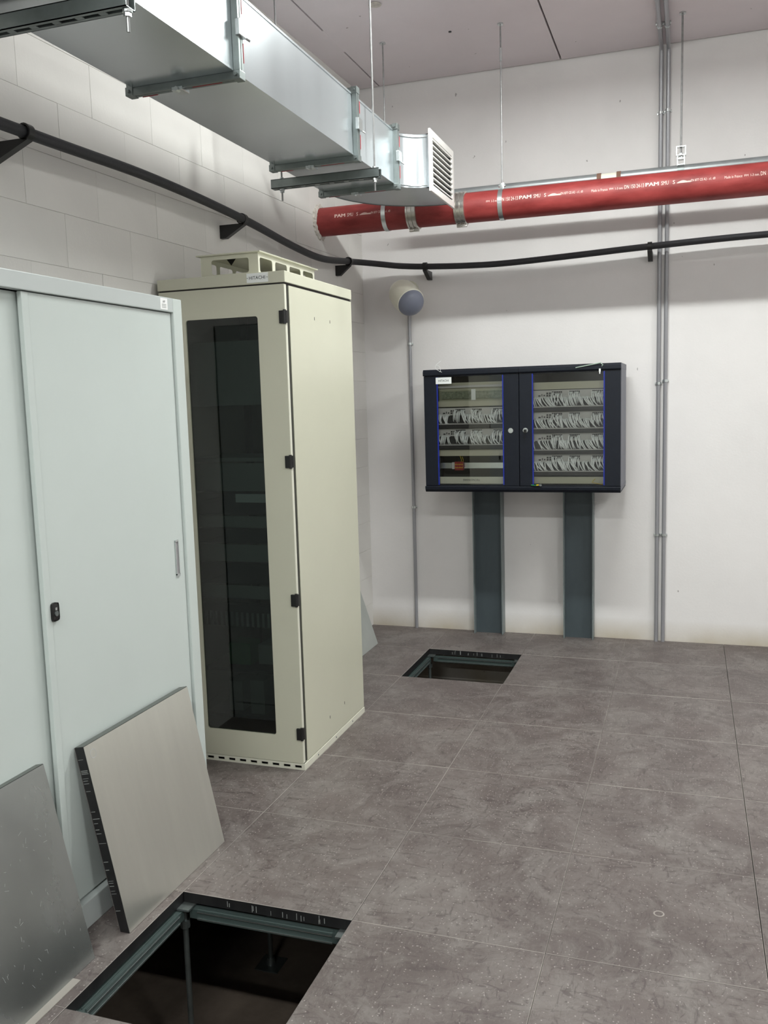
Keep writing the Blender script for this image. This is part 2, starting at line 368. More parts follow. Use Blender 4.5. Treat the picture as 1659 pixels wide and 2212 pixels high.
# walls
tag(MB().box(-2.3,XR+.1,YW,YW+.15,SUB,ZC+.1).done('wall_back',M_WALL),kind='structure')
tag(MB().box(XR,XR+.15,YB,YW,SUB,ZC+.1).done('wall_right',M_WALLP),kind='structure')
tag(MB().box(-2.4,XR+.1,YB-.15,YB,SUB,ZC+.1).done('wall_front',M_WALLP),kind='structure')
wl=D.objects.new('wall_left',None); C.objects.link(wl); wl.location=(-1.766,YW,0); tag(wl,kind='structure'); OFF['wall_left']=Vector((-1.766,YW,0))
MB().box(-.25,-.0035,-11.6,0.0,SUB,ZC+.1).done('mortar_backing',M_BLOCK,wl,M=ML)
MB().box(-.25,.0,-11.6,-4.16,SUB,ZC+.1).done('block_wall_beyond',M_BLOCK,wl,M=ML)
BP=.197; BL=.40
def block_mesh(l,h):
    b=bmesh.new(); bmesh.ops.create_cube(b,size=1)
    for v in b.verts: v.co=Vector((v.co.x*.03-.015,(v.co.y)*l,(v.co.z)*h))
    fe=[e for e in b.edges if all(v.co.x>-.001 for v in e.verts)]
    bmesh.ops.bevel(b,geom=fe,offset=.0008,segments=1,affect='EDGES')
    bmesh.ops.recalc_face_normals(b,faces=b.faces)
    me=D.meshes.new('block'); me.materials.append(M_BLOCK); b.to_mesh(me); b.free(); return me
bc={}
q=Matrix.Rotation(-WANG,4,'Z')
for r in range(-1,19):
    z0=-.034+BP*r; z1=z0+BP
    if z1>ZC: z1=ZC
    if z1-z0<.03: continue
    ph=(.0 if r%2==0 else .5)
    k=-12
    n=0
    ys=[]
    y=-.245+(0 if (r%2==1) else -.2)  # offset of first vertical joint from the corner, local
    edges=[0.0]
    while y>-4.16: edges.append(y); y-=BL
    edges.append(-4.16)
    for a,b_ in zip(edges,edges[1:]):
        l=abs(b_-a)-.0012; h=z1-z0-.0012
        if l<.02: continue
        key=(round(l,3),round(h,3))
        if key not in bc: bc[key]=block_mesh(*key)
        o=D.objects.new('block',bc[key]); C.objects.link(o); o.parent=wl
        o.location=q@Vector((random.uniform(-.0008,.0008),(a+b_)/2,(z0+z1)/2)); o.rotation_euler=(0,0,-WANG)
def place_x(y,off): return xw(y)+off

# ================================================================ LAMPS
for n,(x,y,p) in enumerate(LAMPS):
    where=['nearest the far wall','over the camera','at the back of the room','at the right near the far wall','at the right over the room'][n]
    t=thing('ceiling_lamp',(x,y,ZC),'twin tube white batten lamp on the ceiling '+where,'lamp','ceiling batten lamps')
    MB().box(x-.63,x+.63,y-.05,y+.05,ZC-.115,ZC-.075,bev=.008).done('housing',M_LAMPB,t)
    for e in (-.4,.4): MB().cyl((x+e,y,ZC-.078),(x+e,y,ZC),.006,n=8).done('stem',M_STEEL,t,True)
    for s in (-1,1):
        MB().cyl((x-.6,y+s*.062,ZC-.135),(x+.6,y+s*.062,ZC-.135),.013,n=12).done('tube',M_TUBE,t,True)
        for e in (-1,1): box('tube_holder',M_LAMPB,t,x+e*.61-.01,x+e*.61+.01,y+s*.062-.016,y+s*.062+.016,ZC-.152,ZC-.08)

# ================================================================ AIR DUCT
duct=thing('air_duct',(-1.22,1.0,2.67),'long rectangular galvanised air duct hung under the ceiling along the left wall','duct')
dx0,dx1,dz0,dz1=-1.41,-1.03,2.67,2.93
FY=[-7.4,-6.31,-5.21,-4.12,-3.02,-1.92,-.78,.32,1.415,1.987]
def shell(y0,y1):
    b=MB(); t=.002
    b.box(dx0,dx1,y0,y1,dz0,dz0+t); b.box(dx0,dx1,y0,y1,dz1-t,dz1); b.box(dx0,dx0+t,y0,y1,dz0+t,dz1-t); b.box(dx1-t,dx1,y0,y1,dz0+t,dz1-t)
    # long lock seams at the corners and shallow cross creases
    b.box(dx1,dx1+.003,y0+.02,y1-.02,dz0,dz0+.008); b.box(dx1,dx1+.003,y0+.02,y1-.02,dz1-.008,dz1)
    return b
for a,b_ in zip(FY,FY[1:]):
    shell(a,b_).done('duct_section',M_GALV,duct)
for y in FY:
    for s in (-1,1):
        b=MB(); e=.024; ya,yb=(y-.015,y-.002) if s<0 else (y+.002,y+.015)
        # raised flange frame
        b.box(dx0-e,dx0,ya,yb,dz0-e,dz1+e,bev=.002); b.box(dx1,dx1+e,ya,yb,dz0-e,dz1+e,bev=.002)
        b.box(dx0,dx1,ya,yb,dz0-e,dz0,bev=.002); b.box(dx0,dx1,ya,yb,dz1,dz1+e,bev=.002)
        b.done('flange',M_GALVB,duct)
    if y>-2: MB().frame(dx0-.020,dx1+.020,dz0-.020,dz1+.020,(.022,.022,.022,.022),y-.002,y+.002).done('flange_gap_shade',M_DARKVOID,duct)  # dark frame put in as the shade of the gap between paired flanges
    for (cx,cz) in ((dx0-.012,dz0-.012),(dx1+.012,dz0-.012),(dx1+.012,dz1+.012),(dx0-.012,dz1+.012)):
        b=MB(); b.box(cx-.014,cx+.014,y-.019,y+.019,cz-.014,cz+.014,bev=.002)
        b.cyl((cx,y-.027,cz),(cx,y+.027,cz),.006,n=6); b.done('corner_bolt',M_GALVB,duct)
    b=MB(); b.box(-1.255,-1.215,y-.024,y+.024,dz0-.034,dz0-.022,bev=.002); b.cyl((-1.235,y-.03,dz0-.03),(-1.235,y-.01,dz0-.03),.008,n=6); b.done('cleat',M_GALVL,duct)
    b=MB(); b.box(dx1+.018,dx1+.034,y-.024,y+.024,2.775,2.825,bev=.002); b.cyl((dx1+.028,y+.02,2.78),(dx1+.04,y+.035,2.772),.004,n=6)
    b.done('cleat',M_GALVL,duct)
    if y>-1:
        for a in ((dx0+.02,dx0+.08,y+.0135,y+.0155,dz0-.0255,dz0-.022),(dx1-.16,dx1-.05,y+.0,y+.002,dz0-.0245,dz0-.02),(dx1+.0235,dx1+.0255,y+.0135,y+.017,2.70,2.76),(dx1+.0235,dx1+.0255,y+.0135,y+.017,2.85,2.90)):
            tag(box('sealant_strip',M_GASK,duct,*a),'red sealant showing at the flange')
# elbow
cx_,cy_=-.90,1.987
def arc(rx,ry,n=18): return [(cx_-rx*math.cos(k/n*PI/2),cy_+ry*math.sin(k/n*PI/2)) for k in range(n+1)]
inn=arc(.13,.13); out=arc(.51,.565)
poly=inn+out[::-1]
MB().prism(poly,'z',dz0,dz0+.002).done('elbow_floor',M_GALV,duct)
MB().prism(poly,'z',dz1-.002,dz1).done('elbow_roof',M_GALV,duct)
def band(pts,z0,z1,th):
    b=MB(); bm=b.bm; V=[]
    for i,p in enumerate(pts):
        V.append([bm.verts.new((p[0],p[1],z0)),bm.verts.new((p[0],p[1],z1))])
    for a,c in zip(V,V[1:]): bm.faces.new((a[0],c[0],c[1],a[1]))
    return b
band(inn,dz0,dz1,0).done('elbow_cheek',M_GALV,duct,True)
band(out,dz0,dz1,0).done('elbow_cheek',M_GALV,duct,True)
e1=arc(.134,.134)
for z in (dz0+.010,dz1-.014):
    b=MB(); b.tube([(p[0]+.003,p[1]-.003,z) for p in inn],.0022,n=6); b.done('lock_seam',M_GALVL,duct,True)
o_edge=MB(); o_edge.tube([(p[0],p[1],dz0) for p in out],.003,n=6); o_edge.done('lock_seam',M_GALVB,duct,True)
# grille
GX=-.885; gy0,gy1,gz0,gz1=2.10,2.575,2.648,2.952
MB().box(-.905,GX-.0,gy0+.02,gy1-.02,gz0+.02,gz0+.024).box(-.905,GX,gy0+.02,gy1-.02,gz1-.024,gz1-.02).box(-.905,GX,gy0+.02,gy0+.024,gz0+.02,gz1-.02).box(-.905,GX,gy1-.024,gy1-.02,gz0+.02,gz1-.02).done('outlet_collar',M_GALV,duct)
def MX(b): return b
gr=MB()
bw=.052
gr.box(GX,GX+.012,gy0,gy0+.045,gz0,gz1,bev=.003); gr.box(GX,GX+.012,gy1-.04,gy1,gz0,gz1,bev=.003)
gr.box(GX,GX+.012,gy0+.04,gy1-.036,gz0,gz0+.035,bev=.003); gr.box(GX,GX+.012,gy0+.04,gy1-.036,gz1-.035,gz1,bev=.003)
grille=gr.done('grille_frame',mat('grille_white',(222,220,216),rough=.4),duct)
tag(grille,'white louvred outlet grille')
ns=9
for k in range(ns):
    z=gz0+.048+k*(gz1-gz0-.09)/(ns-1)
    b=MB(); b.prism([(GX+.012,z-.006),(GX+.012,z+.001),(GX-.018,z+.012),(GX-.018,z+.008)],'y',gy0+.042,gy1-.038)
    b.done('slat',MT['grille_white'],grille)
box('grille_back',M_BLACK,grille,GX-.03,GX-.028,gy0+.03,gy1-.03,gz0+.03,gz1-.03)

# duct supports
def strut(b,x0,x1,y0,h=.041,z1=2.646,slots=True):
    z0=z1-h; y1=y0+h; t=.0025
    b.box(x0,x1,y0,y0+t,z0,z1); b.box(x0,x1,y1-t,y1,z0,z1)
    b.box(x0,x1,y0,y0+.013,z0,z0+t); b.box(x0,x1,y1-.013,y1,z0,z0+t)
    x=x0
    while x<x1-.001:
        e=min(x+.022,x1); b.box(x,e,y0+.012,y1-.012,z0,z0+t); x+=.05+.022
    b.box(x0,x1,y0,y0+.01,z1-t,z1); b.box(x0,x1,y1-.01,y1,z1-t,z1)
    return b
for (x0,x1,ya,xl,xr,lab) in [(-1.50,-.965,1.545,-1.452,-.990,'slotted steel hanger strut under the duct just before the outlet bend'),
                         (-1.50,-.975,-.365,-1.452,-.985,'slotted steel hanger strut at the near end of the duct, top left corner')]:
    t=thing('duct_hanger',((x0+x1)/2,ya+.02,ZC),lab,'hanger','struts carrying the air duct')
    strut(MB(),x0,x1,ya).done('slotted_strut',M_GALVB,t)
    for x in (xl,xr):
        MB().cyl((x,ya+.02,2.55),(x,ya+.02,ZC),.0045,n=8).done('threaded_rod',M_STEEL,t,True)
        for z0,z1,r,n_ in ((2.587,2.596,.010,6),(2.5965,2.6035,.013,12),(2.647,2.656,.009,6)): MB().cyl((x,ya+.02,z0),(x,ya+.02,z1),r,n=n_).done('nut',M_GALVL,t)

# ================================================================ RED PIPE
PY,PZ,PR=2.82,2.695,.084
pipe=thing('red_pipe',(-1.2,PY,PZ),'thick red cast iron drain pipe with white print running along the far wall','pipe')
for a,b_ in ((-1.79,-1.185),(-1.175,-.896),(-.886,3.4)):
    MB().cyl((a,PY,PZ),(b_,PY,PZ),PR,n=48).done('pipe_length',M_RED,pipe,True)
for x in (-1.18,-.891,2.2):
    b=MB(); b.ring([(-.032,PR+.0005),(-.031,PR+.004),(.031,PR+.004),(.032,PR+.0005)],(x,PY,PZ),(1,0,0),48)
    for dx in (-.024,0,.024): b.ring([(-.007,PR+.003),(-.005,PR+.009),(.005,PR+.009),(.007,PR+.003)],(x+dx,PY,PZ),(1,0,0),48)
    b.box(x-.03,x+.03,PY-.012,PY+.004,PZ-PR-.022,PZ-PR-.006,bev=.003); b.cyl((x,PY-.02,PZ-PR-.014),(x,PY+.012,PZ-PR-.014),.005,n=8)
    b.done('coupling',mat('steel_coupling',(200,196,190),rough=.25,metal=.9),pipe,True)
def wrap(x0,phi0):
    def f(u,v):
        ph=phi0+v/PR; r=PR+.0006
        return (x0+u,PY-r*math.cos(ph),PZ+r*math.sin(ph))
    return f
for sh in (-1.79,-.679,0,.679,1.358):
    for txt,a,b_,h,dv in [('Made in France',-.146,-.06,.014,0),('FM',-.05,-.031,.010,.002),('1-3 mm.',-.02,.022,.013,0),('DN 150 24-13',.028,.13,.021,-.001),('PAM',.137,.203,.019,.001),('SMU',.218,.255,.021,0),('S',.276,.288,.020,0),('EN 877 CE A2 - s1, d0',.368,.488,.015,.001)]:
        if sh<-1.7 and (a+sh<-1.75 or b_+sh>-1.19): continue
        if sh==-.679 and a<-.12: continue
        text_mesh('printed_text',txt,M_PRINT,pipe,wrap(a+sh,.02+dv/PR),b_-a,h)
        if txt=='PAM': text_mesh('printed_text',txt,M_PRINT,pipe,wrap(a+sh+.0025,.02+dv/PR),b_-a,h)
    b=MB(); f=wrap(.297+sh,.04)
    for k in range(16):  # rows of little strokes forming the arched emblem
        u=k*.0044; hh=.004+.009*math.sin(min(1,k/11)*PI*.85)
        P=[f(u,0),f(u+.0034,0),f(u+.0034,hh),f(u,hh)]
        vs=[b.bm.verts.new(p) for p in P]; b.bm.faces.new(vs)
    tag(b.done('printed_emblem',M_PRINT,pipe),kind='stuff')
b=MB(); f=wrap(-1.045,.18)
b.bm.faces.new([b.bm.verts.new(f(u,v)) for u,v in ((0,0),(.026,0),(.026,.030),(0,.030))]); tag(b.done('sticker',M_LABEL,pipe),'small white square sticker')
b=MB(); rnd=random.Random(3); n=56; rg=[]
for xo,r0,dr in ((-.012,.022,.012),(.004,.016,.012),(.010,.006,.006),(.012,.001,.0)):
    rg.append([b.bm.verts.new((xw(PY)+xo+(rnd.uniform(0,.006) if xo>0 else 0),PY+math.cos(2*PI*k/n)*(PR+r0+rnd.uniform(-.3,1)*dr),PZ+math.sin(2*PI*k/n)*(PR+r0+rnd.uniform(-.3,1)*dr))) for k in range(n)])
for a,c in zip(rg,rg[1:]):
    for k in range(n): b.bm.faces.new((a[k],a[(k+1)%n],c[(k+1)%n],c[k]))
tag(b.done('mortar_collar',M_PUTTY,pipe),'ragged mortar where the pipe enters the wall')
# hangers
for x,rodtop,lab in ((-1.348,ZC,'thin rod and steel strap holding the red pipe near its wall end'),(-.653,ZC,'thin rod and steel strap holding the red pipe right of the outlet grille')):
    t=thing('pipe_hanger',(x,PY,ZC),lab,'hanger','rod hangers of the red pipe')
    b=MB(); b.ring([(-.013,PR+.0006),(-.013,PR+.004),(.013,PR+.004),(.013,PR+.0006)],(x,PY,PZ),(1,0,0),48); b.box(x-.013,x+.013,PY-.008,PY+.008,PZ+PR,PZ+PR+.035,bev=.002); b.cyl((x-.02,PY,PZ+PR+.02),(x+.02,PY,PZ+PR+.02),.007,n=6)
    b.done('strap',M_GALVL,t,True)
    MB().cyl((x,PY,PZ+PR+.02),(x,PY,ZC-.0),.0042,n=8).done('threaded_rod',M_STEEL,t,True)
    MB().cyl((x,PY,ZC-.008),(x,PY,ZC),.018,n=6).done('anchor_nut',M_GALVL,t,True)
    if x>-1: MB().cyl((x,PY,ZC-.20),(x,PY,ZC-.13),.0075,n=8).done('coupling_nut',M_GALVL,t,True)
# grey pipe behind
gp=thing('grey_pipe',(0,3.07,2.83),'slim grey metal pipe running just behind the red pipe','pipe')
GZ=2.835
for a_,b_ in ((-1.25,-.13),(-.03,3.2)): MB().cyl((a_,3.07,GZ),(b_,3.07,GZ),.031,n=24).done('pipe_length',M_GREYP,gp,True)
MB().cyl((-.14,3.07,GZ),(-.02,3.07,GZ),.029,n=24).done('coupling_sleeve',M_CREAM,gp,True)
for x in (-.135,-.025): MB().cyl((x-.012,3.07,GZ),(x+.012,3.07,GZ),.033,n=24).done('rust_band',mat('rust',(120,90,74),rough=.8),gp,True)
t=thing('pipe_hanger',(.313,3.07,ZC),'rod hanger with a small square steel bracket above the red pipe at right','hanger','rod hangers of the grey pipe')
MB().cyl((.312,3.07,2.92),(.312,3.07,ZC),.0055,n=8).done('threaded_rod',M_STEEL,t,True)
b=MB(); x=.312
b.frame(x-.026,x+.026,2.915,2.965,(.004,.004,.004,.004),3.05,3.09); b.done('square_bracket',M_GALVL,t)
b=MB(); b.box(x-.02,x-.016,3.055,3.085,2.84,2.915); b.box(x+.016,x+.02,3.055,3.085,2.84,2.915); b.box(x-.018,x+.018,3.05,3.09,2.895,2.90); b.box(x-.018,x+.018,3.05,3.09,2.862,2.868); b.cyl((x,3.07,2.90),(x,3.07,2.93),.010,n=6)
b.done('yoke',M_GALVL,t); b=MB(); b.ring([(-.018,.0315),(-.018,.035),(.018,.035),(.018,.0315)],(x,3.07,GZ),(1,0,0),24); b.done('strap',M_GALVB,t,True)
MB().cyl((x,3.07,ZC-.008),(x,3.07,ZC),.02,n=6).done('anchor_nut',M_GALVL,t,True)

# ================================================================ BLACK INSULATED PIPE + BRACKETS
def smooth(pts,n=8):
    out=[];P=[Vector(p) for p in pts]
    for i in range(len(P)-1):
        p0=P[max(i-1,0)];p1=P[i];p2=P[i+1];p3=P[min(i+2,len(P)-1)]
        for k in range(n):
            t=k/n; out.append(.5*((2*p1)+(-p0+p2)*t+(2*p0-5*p1+4*p2-p3)*t*t+(-p0+3*p1-3*p2+p3)*t**3))
    out.append(P[-1]); return out
path=[(-1.80,-7.5,2.51),(-1.78,-5,2.505),(-1.76,-3,2.51),(-1.735,-1.4,2.50),(-1.70,.10,2.510),(-1.69,.85,2.520),(-1.69,1.60,2.498),(-1.69,2.2,2.455),(-1.695,2.62,2.447),(-1.69,3.05,2.487),(-1.655,3.22,2.50),(-1.58,3.34,2.50),(-1.46,3.393,2.486),(-1.285,3.397,2.470),(-1.0,3.397,2.455),(-.73,3.397,2.452),(-.3,3.397,2.467),(.135,3.397,2.485),(.80,3.397,2.501),(1.6,3.397,2.49),(3.0,3.397,2.49)]
tag(MB().tube(smooth(path),.0195,n=14).done('insulated_pipe',M_CABLE,None,True),'black insulated pipe looping along the left wall and far wall','pipe')
def wbracket(kind,p,lab,grp='black brackets of the insulated pipe'):
    if kind=='L':
        y,z=p; x=xw(y); X=-1.695 if y<3 else -1.69
        t=thing('pipe_bracket',(x,y,z),lab,'bracket',grp)
        MB().prism([(x,z-.0215),(x,z-.085),(x+.03,z-.085),(X+.012,z-.028),(X+.012,z-.0215)],'y',y-.014,y+.014).done('arm',M_BLACK,t)
        MB().ring([(-.014,.0205),(-.014,.0265),(.014,.0265),(.014,.0205)],(X,y,z),(0,1,0),20).done('clip',M_BLACK,t,True)
    else:
        x,z=p
        t=thing('pipe_bracket',(x,YW,z),lab,'bracket',grp)
        MB().prism([(YW,z-.0215),(YW,z-.075),(YW-.03,z-.075),(3.385,z-.028),(3.385,z-.0215)],'x',x-.014,x+.014).done('arm',M_BLACK,t)
        MB().ring([(-.013,.0205),(-.013,.0265),(.013,.0265),(.013,.0205)],(x,3.397,z),(1,0,0),20).done('clip',M_BLACK,t,True)
wbracket('L',(.11,2.510),'black bracket at the left edge holding the insulated pipe')
wbracket('L',(1.62,2.498),'black bracket on the left wall above the tall rack holding the insulated pipe')
wbracket('L',(3.05,2.487),'black bracket by the room corner holding the insulated pipe')
wbracket('F',(-1.285,2.470),'black bracket above the wall speaker holding the insulated pipe')
wbracket('F',(.135,2.485),'black bracket left of the paired conduits holding the insulated pipe')

# ================================================================ CONDUITS
def conduit(x,z0,z1,r,label,clips,ceil_run=False,group=None,name='wall_conduit',xt=None):
    t=thing(name,(x,YW,z0),label,'conduit',group); yc=YW-r-.006
    xt=x if xt is None else xt
    pts=[(x,yc,z0),(xt,yc,z1)]
    if ceil_run:
        zc=ZC-r-.006
        pts=[(x,yc,z0),(xt,yc,zc-.05),(xt,yc-.012,zc-.015),(xt,yc-.045,zc),(xt,YB+.1,zc)]
    MB().tube(pts,r,n=12).done('conduit_tube',M_COND,t,True)
    for z in clips:
        b=MB(); xx=x+(xt-x)*(z-z0)/(z1-z0)
        b.ring([(-.008,r+.0003),(-.008,r+.004),(.008,r+.004),(.008,r+.0003)],(xx,yc,z),(0,0,1),16); b.box(xx-r-.008,xx+r+.008,yc+r-.004,YW,z-.007,z+.007,bev=.001)
        b.done('clip',M_GALVL,t,True)
    if ceil_run:
        for y in (3.16,2.1,1.0):
            b=MB(); b.ring([(-.008,r+.0003),(-.008,r+.004),(.008,r+.004),(.008,r+.0003)],(xt,y,ZC-r-.006),(0,1,0),16); b.box(xt-r-.008,xt+r+.008,y-.007,y+.007,ZC-r-.002,ZC,bev=.001); b.done('clip',M_GALVL,t,True)
    return t
conduit(-1.434,0,2.20,.0115,'thin grey conduit rising from the floor to the wall speaker',[.86,1.98])
conduit(.188,0,ZC,.0125,'left one of the paired grey conduits at the right of the far wall',[.70,1.66,3.28],True,'paired conduits')
conduit(.230,0,ZC,.0125,'right one of the paired grey conduits at the right of the far wall',[.70,1.675,3.29],True,'paired conduits')

# ================================================================ SPEAKER
sd=Vector((.60,-.60,-.53)).normalized(); so=Vector((-1.345,3.25,2.228)); SS=1.18
sp=thing('wall_speaker',(-1.40,YW,2.34),'cream bullet shaped wall speaker with grey domed front beside the room corner','speaker')
MB().lathe([(a*SS,c*SS) for a,c in [(-.165,.018),(-.163,.045),(-.150,.066),(-.12,.078),(-.07,.083),(0,.0795),(.002,.076)]],so,sd,36).done('housing',M_CREAM,sp,True)
MB().lathe([(a*SS,c*SS) for a,c in [(0,.0755),(.014,.073),(.030,.063),(.042,.047),(.050,.028),(.053,.010),(.0535,.002)]],so,sd,36).done('domed_front',M_LENS,sp,True)
b=MB(); b.cyl((-1.42,YW-.035,2.345),(-1.42,YW,2.345),.052,n=28); b.tube([(-1.42,YW-.03,2.345),(-1.425,3.44,2.335),(-1.43,3.385,2.31)],.026,n=12); b.done('wall_mount',M_CREAM,sp,True)
side=sd.cross(Vector((0,0,1))).normalized()
pc=so-sd*.115-side*.093
b=MB(); b.box(-.012,.012,-.003,.003,-.016,.016,bev=.002,M=Matrix.Translation(pc)@side.to_track_quat('Y','Z').to_matrix().to_4x4()); b.done('side_cap',M_PLATE,sp)

# ================================================================ STEEL POSTS + WALL CABINETS
for x0,x1,lab in ((-1.003,-.803,'left dark steel channel post under the wall cabinets'),(-.398,-.204,'right dark steel channel post under the wall cabinets')):
    t=thing('steel_post',((x0+x1)/2,3.47,0),lab,'post','steel posts under the wall cabinets')
    box('web',M_BEAM,t,x0+.008,x1-.008,3.475,3.482,0,1.02)
    for a in (x0,x1-.008): box('flange',M_BEAME,t,a,a+.008,3.43,YW-.001,0,1.02,bev=.002)
BY0,BY1=3.0,3.43
def wall_cabinet(X0,side,label,light_right):
    X1=X0+.5985
    t=thing('wall_cabinet',((X0+X1)/2,BY1,1.02),label,'cabinet')
    Z0,Z1=1.022,1.783
    # body walls
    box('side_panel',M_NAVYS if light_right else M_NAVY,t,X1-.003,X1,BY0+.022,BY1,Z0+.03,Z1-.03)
    box('side_panel',M_NAVY if not light_right else M_NAVY,t,X0,X0+.003,BY0+.022,BY1,Z0+.03,Z1-.03)
    box('back_panel',M_INNER,t,X0,X1,BY1-.003,BY1,Z0+.03,Z1-.03)
    for nm,z0,z1 in (('top_cap',Z1-.038,Z1),('bottom_cap',Z0,Z0+.036)):
        b=MB()
        y0=BY0-.012
        if nm=='top_cap': pr=[(BY1,z0),(y0+.004,z0),(y0,z0+.006),(y0,z1-.014),(y0+.012,z1),(BY1,z1)]
        else: pr=[(BY1,z1),(y0+.004,z1),(y0,z1-.004),(y0+.002,z0+.016),(y0+.014,z0+.0),(BY1-.10,z0),(BY1,z0+.0)]
        b.prism(pr,'x',X0+.0006,X1-.0006); b.done(nm,M_NAVY,t)
    sl=MB()
    for k in range(30):
        if k%8==7: continue
        x=X0+.13+k*.0135
        sl.box(x,x+.005,BY0-.0125+.0065,BY0-.0005,Z1-.0095,Z1-.0035+.001)
    tag(sl.done('vent_slots',M_BLACK,t),kind='stuff')
    # inner 19 inch rails
    for x in (X0+.062,X1-.08): box('mounting_rail',M_GALVB,t,x,x+.018,3.066,3.08,Z0+.05,Z1-.05)
    # door
    gl,gr_=(X0+.086,X0+.503) if side=='L' else (X0+.080,X0+.505)
    b=MB(); b.box(X0+.002,gl,BY0,BY0+.018,Z0+.038,Z1-.04,bev=.002); b.box(gr_,X1-.002,BY0,BY0+.018,Z0+.038,Z1-.04,bev=.002)
    b.box(gl-.002,gr_+.002,BY0+.002,BY0+.016,Z0+.038,Z0+.044); b.box(gl-.002,gr_+.002,BY0+.002,BY0+.016,Z1-.045,Z1-.04)
    d=b.done('door',M_NAVY,t)
    box('glass_pane',M_GLASS,d,gl-.004,gr_+.004,BY0+.006,BY0+.009,Z0+.042,Z1-.044)
    for x in (gl-.001,gr_-.006): box('blue_seal',M_BLUE,d,x,x+.007,BY0-.0012,BY0+.004,Z0+.044,Z1-.046)
    lx=X1-.052 if side=='L' else X0+.038
    b=MB(); b.cyl((lx,BY0-.004,1.399),(lx,BY0+.002,1.399),.0155,n=20); b.cyl((lx,BY0-.007,1.399),(lx,BY0-.003,1.399),.010,n=16)
    tag(b.done('lock',M_GALVL,d,True),'round chrome lock')
    if side=='R':
        b=MB(); b.cyl((lx,BY0-.022,1.399),(lx,BY0-.004,1.399),.005,n=8); b.box(lx-.008,lx+.008,BY0-.024,BY0-.021,1.383,1.405,bev=.001); b.box(lx-.001,lx+.0015,BY0-.018,BY0-.015,1.345,1.385)
        tag(b.done('key',M_BLACK,d),'key left in the lock')
    if light_right:
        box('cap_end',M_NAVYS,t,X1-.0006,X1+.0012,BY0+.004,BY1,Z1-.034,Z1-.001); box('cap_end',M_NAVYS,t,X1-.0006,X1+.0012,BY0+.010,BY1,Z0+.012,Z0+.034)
    return t
cabL=wall_cabinet(-1.2,'L','left black glass door wall cabinet with two rows of cables and white label',False)
cabR=wall_cabinet(-.6015,'R','right black glass door wall cabinet with four rows of cables and a key',True)
# label on the left one
box('label_plate',M_LABEL,cabL,-1.119,-1.019,BY0-.0035,BY0-.0015,1.694,1.734)
text_mesh('lettering','HITACHI',M_TXT,cabL,lambda u,v:(-1.101+u,BY0-.0040,1.7075+v),.064,.0125)
PYF=3.055
def blank(name,x0,x1,z0,z1,lab,m=M_PLATE):
    o=box(name,m,None,x0,x1,PYF,PYF+.003,z0,z1,bev=.001); return tag(o,lab,'panel','blank panels in the wall cabinets')
def recenter(o):
    me=o.data; c=sum((v.co for v in me.vertices),Vector())/len(me.vertices); me.transform(Matrix.Translation(-c)); o.location=c
cab_x=[-1.137,-.665]
